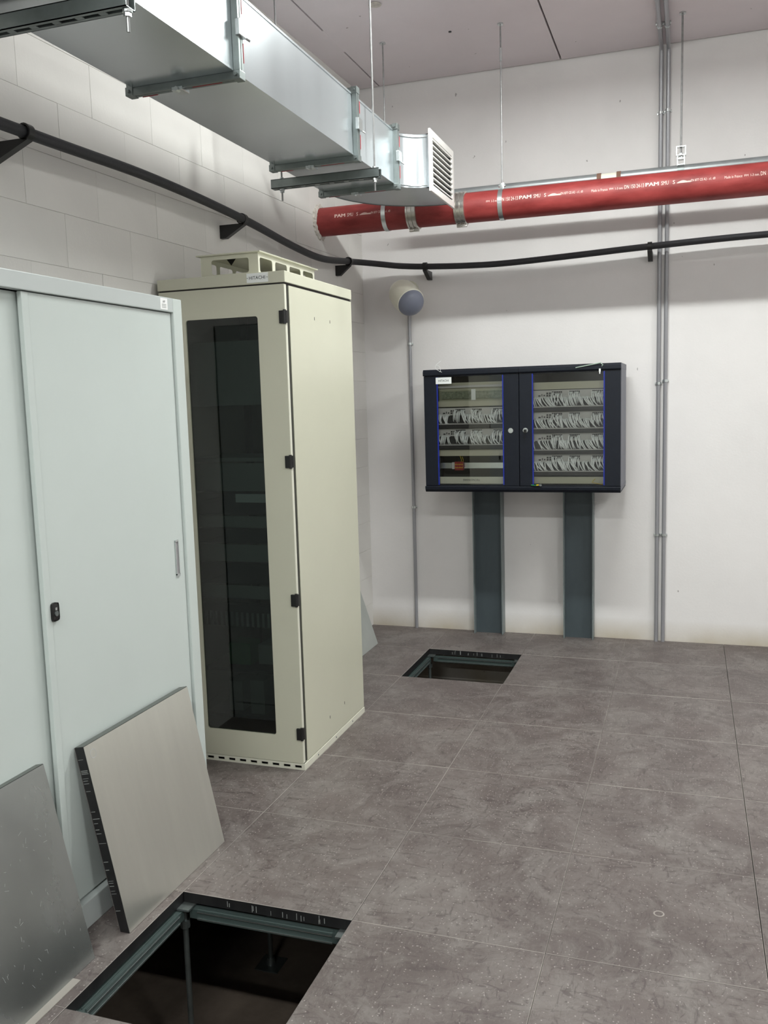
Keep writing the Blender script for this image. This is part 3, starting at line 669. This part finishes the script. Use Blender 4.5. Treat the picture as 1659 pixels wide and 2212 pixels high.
# cable templates
def ctempl(dx,drop,out):
    P=[(0,0,0),(0,-out*.7,.002),(dx*.15,-out,-drop*.22),(dx*.5,-out*.9,-drop*.62),(dx*.85,-out*.45,-drop*.92),(dx,-out*.1,-drop)]
    b=MB(); b.tube(smooth(P,3),.0034,n=6,cap=False); b.tube([(0,.002,0),(0,-.012,.0015)],.0046,n=6)
    o=b.done('patch_cable',M_PCABLE,None,True); me=o.data; D.objects.remove(o); return me
TU=[ctempl(dx,dr,ou) for dx,dr,ou in ((.008,.062,.038),(.018,.066,.040),(.028,.068,.037),(-.012,.062,.038),(.038,.072,.035))]
TLo=[ctempl(dx,dr,ou) for dx,dr,ou in ((.010,.056,.036),(.022,.060,.038),(.036,.062,.036),(.054,.064,.034),(-.016,.056,.036))]
def patch_panel(X0,zt,label,seed,lefty):
    rnd=random.Random(seed); x0=X0+.062; x1=X0+.537
    t=thing('patch_panel',((x0+x1)/2,PYF,zt-.13),label,'patch panel','cabled patch panels in the wall cabinets')
    box('face_plate',M_PATCH,t,x0,x1,PYF,PYF+.03,zt-.098,zt-.002,bev=.001)
    box('cable_tray',M_TRAY,t,x0,x1,PYF-.03,PYF+.03,zt-.128,zt-.099,bev=.001)
    box('tray_lip',M_PATCH,t,x0,x1,PYF-.031,PYF-.029,zt-.104,zt-.0995)
    box('lower_ports_and_shade',M_PORT,t,x0+.012,x1-.012,PYF-.0015,PYF,zt-.096,zt-.048)  # black strip: lower port row plus painted shade behind the hanging cables
    b=MB(); X=X0
    for g0 in (.190,.295,.430):
        for k in range(6):
            for r in (0,1): b.box(X+g0+k*.0105,X+g0+k*.0105+.008,PYF-.001,PYF,zt-.020-r*.014,zt-.0095-r*.014)
    for g0 in (.088,.148,.232,.365,.42):
        for k in range(5 if g0<.4 else 4):
            b.box(X+g0+k*.0115,X+g0+k*.0115+.008,PYF-.001,PYF,zt-.062,zt-.050)
    for k in range(2):
        for r in range(2): b.box(X+.157+k*.016,X+.168+k*.016,PYF-.001,PYF,zt-.026-r*.013,zt-.016-r*.013)
    b.box(X+.128,X+.133,PYF-.001,PYF,zt-.037,zt-.024); b.box(X+.140,X+.149,PYF-.001,PYF,zt-.037,zt-.029); b.box(X+.108,X+.122,PYF-.001,PYF,zt-.039,zt-.031)
    tag(b.done('port_row',M_PORT,t),kind='stuff')
    ups=[(.186,8),(.291,8),(.424,8)]; los=[(.078,7),(.146,6),(.228,10),(.350,9)]
    if lefty: los=[(.084,8),(.235,8),(.330,6),(.385,6)]
    for g0,n in ups:
        bias=rnd.choice((-1,0,1)) if lefty else 1
        for k in range(n):
            if rnd.random()<.08: continue
            tp=rnd.choice(TU if bias>0 else [TU[3],TU[0],TU[3],TU[1]])
            o=D.objects.new('patch_cable',tp); C.objects.link(o); o.parent=t
            o.location=Vector((X+g0+k*.0086+.004,PYF,zt-.020-rnd.choice((0,.010))))-OFF[t.name]; o.scale=(1,rnd.uniform(.85,1.1),rnd.uniform(.9,1.1))
    for g0,n in los:
        for k in range(n):
            if rnd.random()<.07: continue
            tp=rnd.choice(TLo[:4] if not lefty or rnd.random()<.5 else [TLo[4],TLo[0]])
            o=D.objects.new('patch_cable',tp); C.objects.link(o); o.parent=t
            o.location=Vector((X+g0+k*.0088+.004,PYF,zt-.046-rnd.uniform(0,.005)))-OFF[t.name]; o.scale=(1,rnd.uniform(.85,1.1),rnd.uniform(.9,1.06))
    return t
for k,zt in enumerate((1.638,1.508,1.379,1.250)):
    patch_panel(-.6015,zt,['topmost','second','third','lowest'][k]+' of the four cabled patch panels in the right wall cabinet',20+k,False)
for k,zt in enumerate((1.546,1.416)):
    patch_panel(-1.2,zt,['upper','lower'][k]+' of the two cabled patch panels in the left wall cabinet',50+k,True)
def plate(x0,z0,z1,lab): 
    o=box('blank_panel',M_PLATE,None,x0+.062,x0+.537,PYF,PYF+.003,z0,z1,bev=.001); recenter(o); return tag(o,lab,'panel','blank panels in the wall cabinets')
plate(-.6015,1.640,1.684,'plain beige blank panel above the cables in the right wall cabinet')
plate(-1.2,1.243,1.283,'plain beige blank panel below the cables in the left wall cabinet')
t=thing('cable_manager',(-.9,PYF,1.553),'clear trough with wiring at the top of the left wall cabinet','cable tray')
box('back_plate',M_PLATE,t,-1.138,-.663,PYF+.02,PYF+.023,1.55,1.70)
box('upper_rail',M_PATCH,t,-1.138,-.663,PYF-.004,PYF+.02,1.668,1.682,bev=.001)
box('wire_bundle',mat('wiring_grey',(176,180,165),rough=.7,col2=(110,112,96),scale=60),t,-1.10,-.68,PYF+.002,PYF+.018,1.60,1.645,bev=.004)
box('trough_cover',glass('clear_plastic',(.88,.9,.86)),t,-1.12,-.67,PYF-.012,PYF-.010,1.592,1.655)
box('trough_joint',M_LABEL,t,-.905,-.878,PYF-.014,PYF-.012,1.59,1.657)
box('lower_plate',M_PLATE,t,-1.138,-.663,PYF,PYF+.003,1.552,1.586,bev=.001)
t=thing('din_rail',(-.9,PYF,1.18),'steel mounting rail with red terminal blocks low in the left wall cabinet','rail')
b=MB(); b.box(-1.138,-.663,PYF+.01,PYF+.012,1.165,1.200); b.box(-1.138,-.663,PYF+.004,PYF+.012,1.196,1.200); b.box(-1.138,-.663,PYF+.004,PYF+.012,1.165,1.169); b.done('rail',M_GALVL,t)
box('end_stop',M_PATCH,t,-1.035,-1.018,PYF-.02,PYF+.004,1.162,1.204,bev=.001)
for k in range(6): box('terminal_block',M_REDB,t,-1.015+k*.009,-1.0075+k*.009,PYF-.028,PYF+.004,1.155,1.208,bev=.0008)
b=MB()
for k in range(6): b.cyl((-1.011+k*.009,PYF-.030,1.172),(-1.011+k*.009,PYF-.027,1.172),.003,n=8); b.cyl((-1.011+k*.009,PYF-.030,1.192),(-1.011+k*.009,PYF-.027,1.192),.003,n=8)
tag(b.done('screws',M_YEL,t),kind='stuff')
MB().tube(smooth([(-.975,PYF-.02,1.205),(-.972,PYF-.03,1.225),(-.980,PYF-.028,1.245)]),.0014,n=5).done('loose_wire',M_YEL,t,True)
MB().tube(smooth([(-.965,PYF-.02,1.205),(-.960,PYF-.03,1.222),(-.968,PYF-.025,1.24)]),.0014,n=5).done('loose_wire',M_YEL,t,True)
t=thing('printed_panel',(-.9,PYF,1.065),'beige panel with upside down lettering at the bottom of the left wall cabinet','panel')
box('plate',M_BEIGE2,t,-1.138,-.663,PYF-.006,PYF+.003,1.068,1.112,bev=.001)
text_mesh('lettering','TECNOWARE',M_TXT,t,lambda u,v:(-.860-u,PYF-.0066,1.0985-v),.108,.0115)
t=thing('lower_panel',(-.3,PYF,1.065-.0),'plain beige strip panel at the bottom of the right wall cabinet','panel')
box('plate',M_PLATE,t,-.5395,-.0645,PYF-.002,PYF+.001,1.070,1.112,bev=.0008)
# little loose pieces on the cabinets
t=tag(MB().tube(smooth([(-.53,3.006-.02,1.068),(-.515,2.984,1.0665),(-.495,2.982,1.067)]),.0028,n=6).done('ground_wire',M_GRN,None,True),'short green wire end with crimp lug at the right cabinet door','wire')
b=MB(); b.cyl((-.497,2.982,1.067),(-.482,2.981,1.068),.0038,n=8); b.done('yellow_sleeve',M_YEL,t,True)
b=MB(); b.cyl((-.482,2.981,1.068),(-.476,2.981,1.068),.0028,n=8); b.ring([(-.001,.003),(-.001,.006),(.001,.006),(.001,.003)],(-.471,2.981,1.068),(0,1,0),12); b.done('ring_lug',M_GALVL,t)
t=tag(MB().tube(smooth([(-.155,3.05,1.10),(-.17,3.035,1.085),(-.16,3.03,1.078),(-.13,3.03,1.072),(-.10,3.03,1.0665)]),.0017,n=6).done('earth_wire',M_YEL,None,True),'thin yellow wire hanging low inside the right wall cabinet','wire')
t=tag(MB().tube([(-.262,2.984,1.762),(-.115,2.982,1.786)],.0028,n=6).tube([(-.118,2.982,1.785),(-.105,2.984,1.772),(-.112,2.986,1.766)],.0026,n=6).done('cable_tie',mat('pale_tie',(170,190,175),rough=.4),None,True),'pale cable tie stuck across the top edge of the right wall cabinet','cable tie')
t=tag(MB().box(-.128,-.118,2.985,2.992,1.733,1.752).box(-.126,-.120,2.985,2.991,1.722,1.735).done('tie_head',M_LABEL),'small white clip on the top corner of the right cabinet glass','clip')
t=tag(MB().tube(smooth([(-1.075,2.983,1.765),(-1.11,2.982,1.785),(-1.115,2.985,1.805),(-1.10,2.99,1.822),(-1.085,3.0,1.835)]),.0011,n=5).tube(smooth([(-1.11,2.99,1.81),(-1.09,2.985,1.80),(-1.083,2.983,1.775),(-1.09,2.984,1.768)]),.0011,n=5).done('wire_loop',M_LABEL,None,True),'thin white wire loop sticking up at the left cabinet top edge','wire')

# ================================================================ GREY SLIDING DOOR CABINET
CX=-1.385
cab=thing('sliding_door_cabinet',(-1.6,-.4,0),'large light grey metal cabinet with two sliding doors against the left wall','cabinet')
ya,yb,zt=-1.34,.50,1.989
cb=-1.835
b=MB(); b.box(cb,CX-.002,yb-.003,yb,0.0,zt-.002); b.box(cb,CX-.002,ya,ya+.003,0.0,zt-.002); b.box(cb,CX-.002,ya,yb,zt-.004,zt-.001); b.box(cb,cb+.003,ya,yb,0,zt); b.box(cb,CX-.03,ya,yb,.08,.084)
b.done('carcass',M_PAINTG2,cab)
box('top_rail',M_PAINTG2,cab,CX-.03,CX,ya,yb-.058,zt-.050,zt,bev=.003)
box('side_post',M_PAINTG,cab,CX-.03,CX,yb-.058,yb,0,zt,bev=.004)
box('side_post',M_PAINTG,cab,CX-.03,CX,ya,ya+.058,0,zt,bev=.004)
box('plinth',M_PAINTG2,cab,CX-.03,CX+.010,ya+.058,yb-.058,0,.085,bev=.003)
MB().box(CX-.055,CX-.053,ya,yb-.05,.09,zt-.05).done('inner_shadow_board',M_PAINTG2,cab)
def sliding(y0,y1,x,name='sliding_door'):
    b=MB(); b.box(x-.014,x,y0,y1,.092,zt-.052,bev=.004)
    # folded returns along both upright edges
    b.box(x-.006,x+.003,y0,y0+.028,.093,zt-.053,bev=.002)
    return b.done(name,M_PAINTG,cab)
d1=sliding(-.330,yb-.060,CX-.011)
d2=sliding(ya+.06,-.300,CX-.033)
xx=CX-.011
b=MB(); b.box(xx-.001,xx+.004,.378,.400,.985,.990+.005); b.box(xx-.001,xx+.004,.378,.400,1.113,1.120); b.box(xx-.001,xx+.004,.378,.381,.99,1.115); b.box(xx-.001,xx+.004,.397,.400,.99,1.115); b.done('grip_rim',M_GALVL,d1)
box('grip_recess',mat('grip_shadow',(150,148,150),rough=.6),d1,xx-.001,xx+.0012,.380,.398,.99,1.115)
lk=MB(); lk.box(xx,xx+.010,-.309,-.277,.985,1.040,bev=.009); l_=lk.done('lock',M_BLACK,d1,True)
MB().cyl((xx+.008,-.293,1.008),(xx+.013,-.293,1.008),.008,n=16).done('lock_barrel',M_GALVB,l_,True)
b=MB(); b.box(xx+.010,xx+.0115,-.297,-.289,1.018,1.026); b.done('lock_mark',M_GALVL,l_)
st=box('sticker',M_LABELG,cab,CX,CX+.0006,.360,.405,1.945,1.984)
for k,(s,z,h) in enumerate((('AP',1.969,.007),('000000',1.959,.006),('000000',1.951,.005))):
    if k==0: text_mesh('sticker_print','AP',M_TXT,st,lambda u,v:(CX+.0009,.374+u,1.968+v),.016,.008)
b=MB()
for r in range(3): b.box(CX+.0006,CX+.0009,.369,.396,1.951+r*.005,1.953+r*.005)
tag(b.done('sticker_lines',M_DEVL,st),kind='stuff')

# ================================================================ LIFTED FLOOR PANELS
def leaning(name,x,y0,tilt,foil,label,facex=1):
    s=.598; th=.034
    # local: x = thickness towards the wall (negative), y along, z up; then tilt about Y so that the top goes to -X
    Mx=Matrix.Translation((x,y0,0))@Matrix.Rotation(-tilt,4,'Y')
    # lift so the rear lower edge rests on the floor
    lift=0.0
    t=thing(name,(x,y0+s/2,0),label,'floor panel','lifted floor panels leaning at the left')
    MB().box(-th,-.0015,0,s,0,s,bev=.001).done('core',M_TILE_EDGE,t,M=Mx)
    MB().box(-.0015,0,.001,s-.001,.001,s-.001,bev=.0004).done('foil_face',foil,t,M=Mx)
    MB().box(-th-.0015,-th,.0005,s-.0005,0,s,).done('vinyl_face',M_FLOOR,t,M=Mx)
    MB().box(-th+.001,-.002,.002,s-.002,s,s+.001).done('top_edge_band',mat('edge_band_grey',(88,92,88),rough=.5),t,M=Mx)
    return t,Mx
def marks(t,Mx,seed,n,y=0):
    rnd=random.Random(seed); b=MB()
    for k in range(n):
        z=rnd.uniform(.05,.56); w=rnd.uniform(.0008,.002)
        b.box(-.031,-.031+rnd.uniform(.012,.027),-.0006,.0002,z,z+w)
    tag(b.done('chipped_edge_marks',mat('chip_white',(150,152,150),rough=.7),t,M=Mx),kind='stuff')
t2,m2=leaning('floor_panel',-1.2325,-.256,.205,M_ALU,'bright foil backed floor panel leaning on the grey cabinet by the rack'); marks(t2,m2,4,22)
b=MB(); rg=[[],[]]
for k in range(25):
    a=2*PI*k/24
    for j,r in enumerate((.0125,.0145)): rg[j].append(b.bm.verts.new((.0004,.035+r*math.cos(a),.565+r*math.sin(a))))
for k in range(24): b.bm.faces.new((rg[0][k],rg[0][k+1],rg[1][k+1],rg[1][k]))
b.done('ring_mark',mat('scratch_light',(190,192,190),rough=.5),t2,M=m2)
t1,m1=leaning('floor_panel',-1.260,-.987,.222,M_ALUS,'dull scratched foil backed floor panel leaning at the lower left edge'); marks(t1,m1,9,12)
t3,m3=leaning('floor_panel',-1.565,2.439,.31,mat('panel_back_grey',(178,182,178),rough=.5,metal=.3,var=.05),'grey floor panel leaning in the corner behind the tall rack')
# scratches
def scratches(t,Mx,seed,n,L):
    rnd=random.Random(seed); b=MB()
    for k in range(n):
        y=rnd.uniform(.02,.57); z=rnd.uniform(.02,.57); a=rnd.gauss(PI/2,.7); l=rnd.uniform(.002,L)
        dy,dz=math.cos(a)*l,math.sin(a)*l
        if not(0.005<y+dy<.59 and .005<z+dz<.59): continue
        w=.00022; ny,nz=-math.sin(a)*w,math.cos(a)*w
        v=[b.bm.verts.new((.0003,yy,zz)) for yy,zz in ((y-ny,z-nz),(y+dy-ny,z+dz-nz),(y+dy+ny,z+dz+nz),(y+ny,z+nz))]; b.bm.faces.new(v)
    tag(b.done('scratches',MT['scratch_light'],t,M=Mx),kind='stuff')
scratches(t1,m1,2,140,.016); scratches(t2,m2,5,40,.012)

# ================================================================ TALL RACK
RX0,RX1,RY0,RY1,RH,RC=-1.806,-1.2063,1.014,1.778,2.094,2.145
rack=thing('server_rack',((RX0+RX1)/2,(RY0+RY1)/2,0),'tall beige equipment rack with a smoked glass door','rack')
YD=RY0+.022
# plinth with slots
b=MB(); z0,z1=.0,.028; b.box(RX0,RX1+.003,RY0-.002,RY0+.004,z0,.008); b.box(RX0,RX1+.003,RY0-.002,RY0+.004,.020,z1)
x=RX1+.003
b.box(x-.016,x,RY0-.002,RY0+.004,.008,.020); x-=.016
while x>RX0:
    x-=.033; a=max(x-.0215,RX0); 
    if x<RX0: break
    b.box(a,x,RY0-.002,RY0+.004,.008,.020); x=a
b.box(RX1-.003,RX1+.004,RY0,RY1,z0,z1,bev=.001); b.box(RX0,RX0+.004,RY0,RY1,z0,z1); b.box(RX0,RX1,RY1-.004,RY1,z0,z1); b.done('plinth',M_BEIGE2,rack)
box('plinth_inside',M_BLACK,rack,RX0+.01,RX1-.01,RY0+.02,RY0+.022,.001,.027)
b=MB()
for yy in (1.16,1.38,1.60): b.cyl((RX1+.003,yy,.014),(RX1+.0055,yy,.014),.004,n=8)
tag(b.done('plinth_screws',M_GALVB,rack),kind='stuff')
# frame and panels
for x in (RX0+.003,RX1-.033):
    for y in (YD+.004,RY1-.033): box('frame_post',mat('rack_frame_dark',(70,70,64),rough=.5),rack,x,x+.03,y,y+.03,.032,RH-.006)
box('side_panel',M_BEIGE,rack,RX1-.002,RX1+.001,YD+.014,RY1,.032,RH-.006,bev=.0008)
box('side_panel',M_BEIGE,rack,RX0,RX0+.002,YD+.010,RY1,.032,RH-.003)
box('back_panel',M_RINT,rack,RX0,RX1,RY1-.003,RY1,.03,RH)
box('base_tray',M_BEIGE,rack,RX0+.003,RX1-.003,RY0+.03,RY1-.01,.028,.031)
box('edge_gap',M_DARKVOID,rack,RX1-.012,RX1-.006,YD+.001,YD+.014,.03,RH)
b=MB(); b.box(RX0-.001,RX1+.003,RY0-.004,RY1+.003,RH+.004,RC,bev=.003); cap=b.done('top_cap',M_BEIGE,rack)
box('cap_gap',M_DARKVOID,rack,RX0+.004,RX1-.004,RY0+.004,RY1-.004,RH-.004,RH+.006)
b=MB()
for yy,zz in ((1.312,1.972),(1.492,1.971),(1.509,.14),(1.321,.134)): b.box(RX1+.0008,RX1+.0016,yy-.002,yy+.002,zz-.007,zz+.007)
tag(b.done('panel_slots',M_TXT,rack),kind='stuff')
# door with rounded window
gx0,gx1,gz0_,gz1_=RX1-.473,RX1-.130,.150,1.968
def rrect(x0,x1,z0,z1,r,n=5):
    P=[]
    for cx,cz,a in ((x1-r,z1-r,0),(x0+r,z1-r,PI/2),(x0+r,z0+r,PI),(x1-r,z0+r,3*PI/2)):
        for k in range(n+1): P.append((cx+r*math.cos(a+k/n*PI/2),cz+r*math.sin(a+k/n*PI/2)))
    return P
def holed(x0,x1,z0,z1,hole,y0,y1,axis='y'):
    """rectangular plate with a rounded opening, as real geometry"""
    b=MB(); bm=b.bm; n=len(hole); cx=(x0+x1)/2; cz=(z0+z1)/2
    outer=[]
    for (hx,hz) in hole:
        k=len(outer)//(n//4)
        outer.append(None)
    q=n//4; cs=[(x1,z1),(x0,z1),(x0,z0),(x1,z0)]
    def P(p,t): return (p[0],t,p[1]) if axis=='y' else (t,p[0],p[1])
    V={}
    for t in (y0,y1):
        hv=[bm.verts.new(P(p,t)) for p in hole]; cv=[bm.verts.new(P(p,t)) for p in cs]; V[t]=(hv,cv)
        for c in range(4):
            for k in range(q-1): bm.faces.new((cv[c],hv[c*q+k],hv[c*q+k+1]))
            a=hv[c*q+q-1]; d=hv[(c*q+q)%n]; bm.faces.new((cv[c],a,d,cv[(c+1)%4]))
    h0,c0=V[y0]; h1,c1=V[y1]
    for k in range(n): bm.faces.new((h0[k],h0[(k+1)%n],h1[(k+1)%n],h1[k]))
    for k in range(4): bm.faces.new((c0[k],c0[(k+1)%4],c1[(k+1)%4],c1[k]))
    return b
door=holed(RX0+.001,RX1-.005,.030,RH-.002,rrect(gx0,gx1,gz0_,gz1_,.012),RY0,RY0+.020).done('door',M_BEIGE,rack)
box('door_edge',M_BEIGE2,door,RX1-.0055,RX1-.0035,RY0+.001,RY0+.020,.031,RH-.003)
box('smoked_pane',M_DGLASS,door,gx0-.01,gx1+.01,RY0+.006,RY0+.010,gz0_-.01,gz1_+.01)
for z in (1.958,1.358,.762,.164):
    b=MB(); b.box(RX1-.028,RX1-.006,RY0-.010,RY0+.001,z-.026,z+.026,bev=.002); b.cyl((RX1-.004,RY0-.004,z-.028),(RX1-.004,RY0-.004,z+.030),.0065,n=12); b.box(RX1-.003,RX1+.004,RY0-.004,RY0+.014,z-.024,z+.026,bev=.001)
    b.done('hinge',M_BLACK,door)
box('label_plate',M_LABEL,rack,RX1-.169,RX1-.071,RY0-.0065,RY0-.0045,2.104,2.142)
text_mesh('lettering','HITACHI',M_TXT,rack,lambda u,v:(RX1-.157+u,RY0-.0072,2.1165+v),.073,.0135)
b=MB(); 
for x in (RX1-.1655,RX1-.0745): b.cyl((x,RY0-.0078,2.123),(x,RY0-.006,2.123),.0016,n=8)
tag(b.done('label_pins',M_TXT,rack),kind='stuff')
# vent crown
vx0,vx1,vy0,vy1,vz0,vz1=-1.622,-1.348,1.068,1.668,RC,2.236
t=thing('rack_vent_crown',((vx0+vx1)/2,(vy0+vy1)/2,RC),'beige open vent frame sitting on top of the tall rack','vent')
def side_strip(x,th,name):
    b=MB(); n=4; pitch=(vy1-vy0)/n; 
    for k in range(n):
        a=vy0+k*pitch; h=rrect(a+.014,a+pitch-.014 if k<n-1 else a+pitch-.018,vz0+.012,vz1-.018,.012)
        sub=holed(a,a+pitch,vz0,vz1,h,x,x+th,'x'); me=D.meshes.new('q'); sub.bm.to_mesh(me); sub.bm.free(); b.bm.from_mesh(me); D.meshes.remove(me)
    bmesh.ops.remove_doubles(b.bm,verts=b.bm.verts,dist=.0001); return b.done(name,M_BEIGE2,t)
side_strip(vx1-.002,.002,'side_frame'); side_strip(vx0,.002,'side_frame')
for y in (vy0,vy1-.002):
    holed(vx0+.002,vx1-.002,vz0,vz1,rrect(vx0+.052,vx1-.045,vz0+.012,vz1-.018,.010),y,y+.002).done('end_frame',M_BEIGE,t)
box('cover_plate',M_BEIGE,t,vx0-.016,vx1+.014,vy0-.012,vy1+.014,vz1,vz1+.006,bev=.0015)
b=MB(); b.prism([(-1.545,vz1-.002),(-1.50,vz1-.002),(-1.523,vz1-.030)],'y',vy0+.09,vy0+.092); tag(b.done('arrow_plate',M_BLACK,t),'small black triangle')
# equipment behind the smoked glass
EY=1.13
def dev(name,z0,z1,m,lab,x0=RX0+.06,x1=RX1-.06,y=EY,dpt=.3):
    o=MB().box(x0,x1,y,y+dpt,z0,z1,bev=.002).done(name,m); recenter(o); return tag(o,lab,'rack equipment','equipment behind the smoked glass')
dev('blanking_panel',1.60,1.88,M_DEVL,'tall plain grey panel at the top behind the smoked glass',dpt=.004)
dev('equipment_shelf',1.352,1.37,M_DEVL,'shelf under the dark opening behind the smoked glass')
dev('blanking_panel',1.22,1.345,M_DEVL,'plain grey panel below the shelf behind the smoked glass',dpt=.004)
u=dev('rack_unit',1.115,1.210,M_DEV,'dark unit with a pale strip mid height behind the smoked glass')
box('pale_strip',M_LABEL,u,RX1-.335-u.location.x,RX1-.145-u.location.x,EY-.004-u.location.y,EY-u.location.y,1.170-u.location.z,1.208-u.location.z)
dev('blanking_panel',1.055,1.108,M_DEVL,'thin grey panel under the pale striped unit',dpt=.004)
dev('rack_unit',.985,1.048,M_DEV,'dark unit above the middle grey bar in the rack')
dev('blanking_panel',.90,.978,M_DEVL,'grey bar in the middle of the rack interior',dpt=.004)
dev('rack_unit',.80,.893,M_DEV,'dark unit below the middle grey bar in the rack')
dev('blanking_panel',.73,.79,M_DEVL,'grey bar right above the toothed duct in the rack',dpt=.004)
t=thing('slotted_wire_duct',((RX0+RX1)/2,EY,.63),'toothed wiring duct low behind the smoked glass','rack equipment','equipment behind the smoked glass')
box('duct_body',M_DEV,t,RX0+.06,RX1-.06,EY+.004,EY+.05,.60,.70)
for k in range(17):
    x=RX0+.075+k*.0265; box('finger',M_DEVL,t,x,x+.012,EY,EY+.004,.60,.665)
t=dev('battery_box',.43,.52,M_DEVL,'small grey box on the right of the lower rack shelf',RX1-.26,RX1-.12,dpt=.15)
dev('wiring_block',.42,.52,M_GRN,'dull green wiring block in the lower rack',RX1-.41,RX1-.30,dpt=.1)
dev('module_box',.20,.34,M_DEVL,'left one of two upright modules at the rack bottom',RX1-.42,RX1-.35,dpt=.15)
dev('module_box',.19,.35,M_DEVL,'right one of two upright modules at the rack bottom',RX1-.31,RX1-.24,dpt=.15)
dev('equipment_shelf',.385,.40,M_DEV,'dark shelf in the lower third of the rack')
dev('equipment_shelf',.165,.18,M_DEV,'dark shelf just above the rack base')
b=None
for me in list(D.meshes):
    if me.users==0: D.meshes.remove(me)
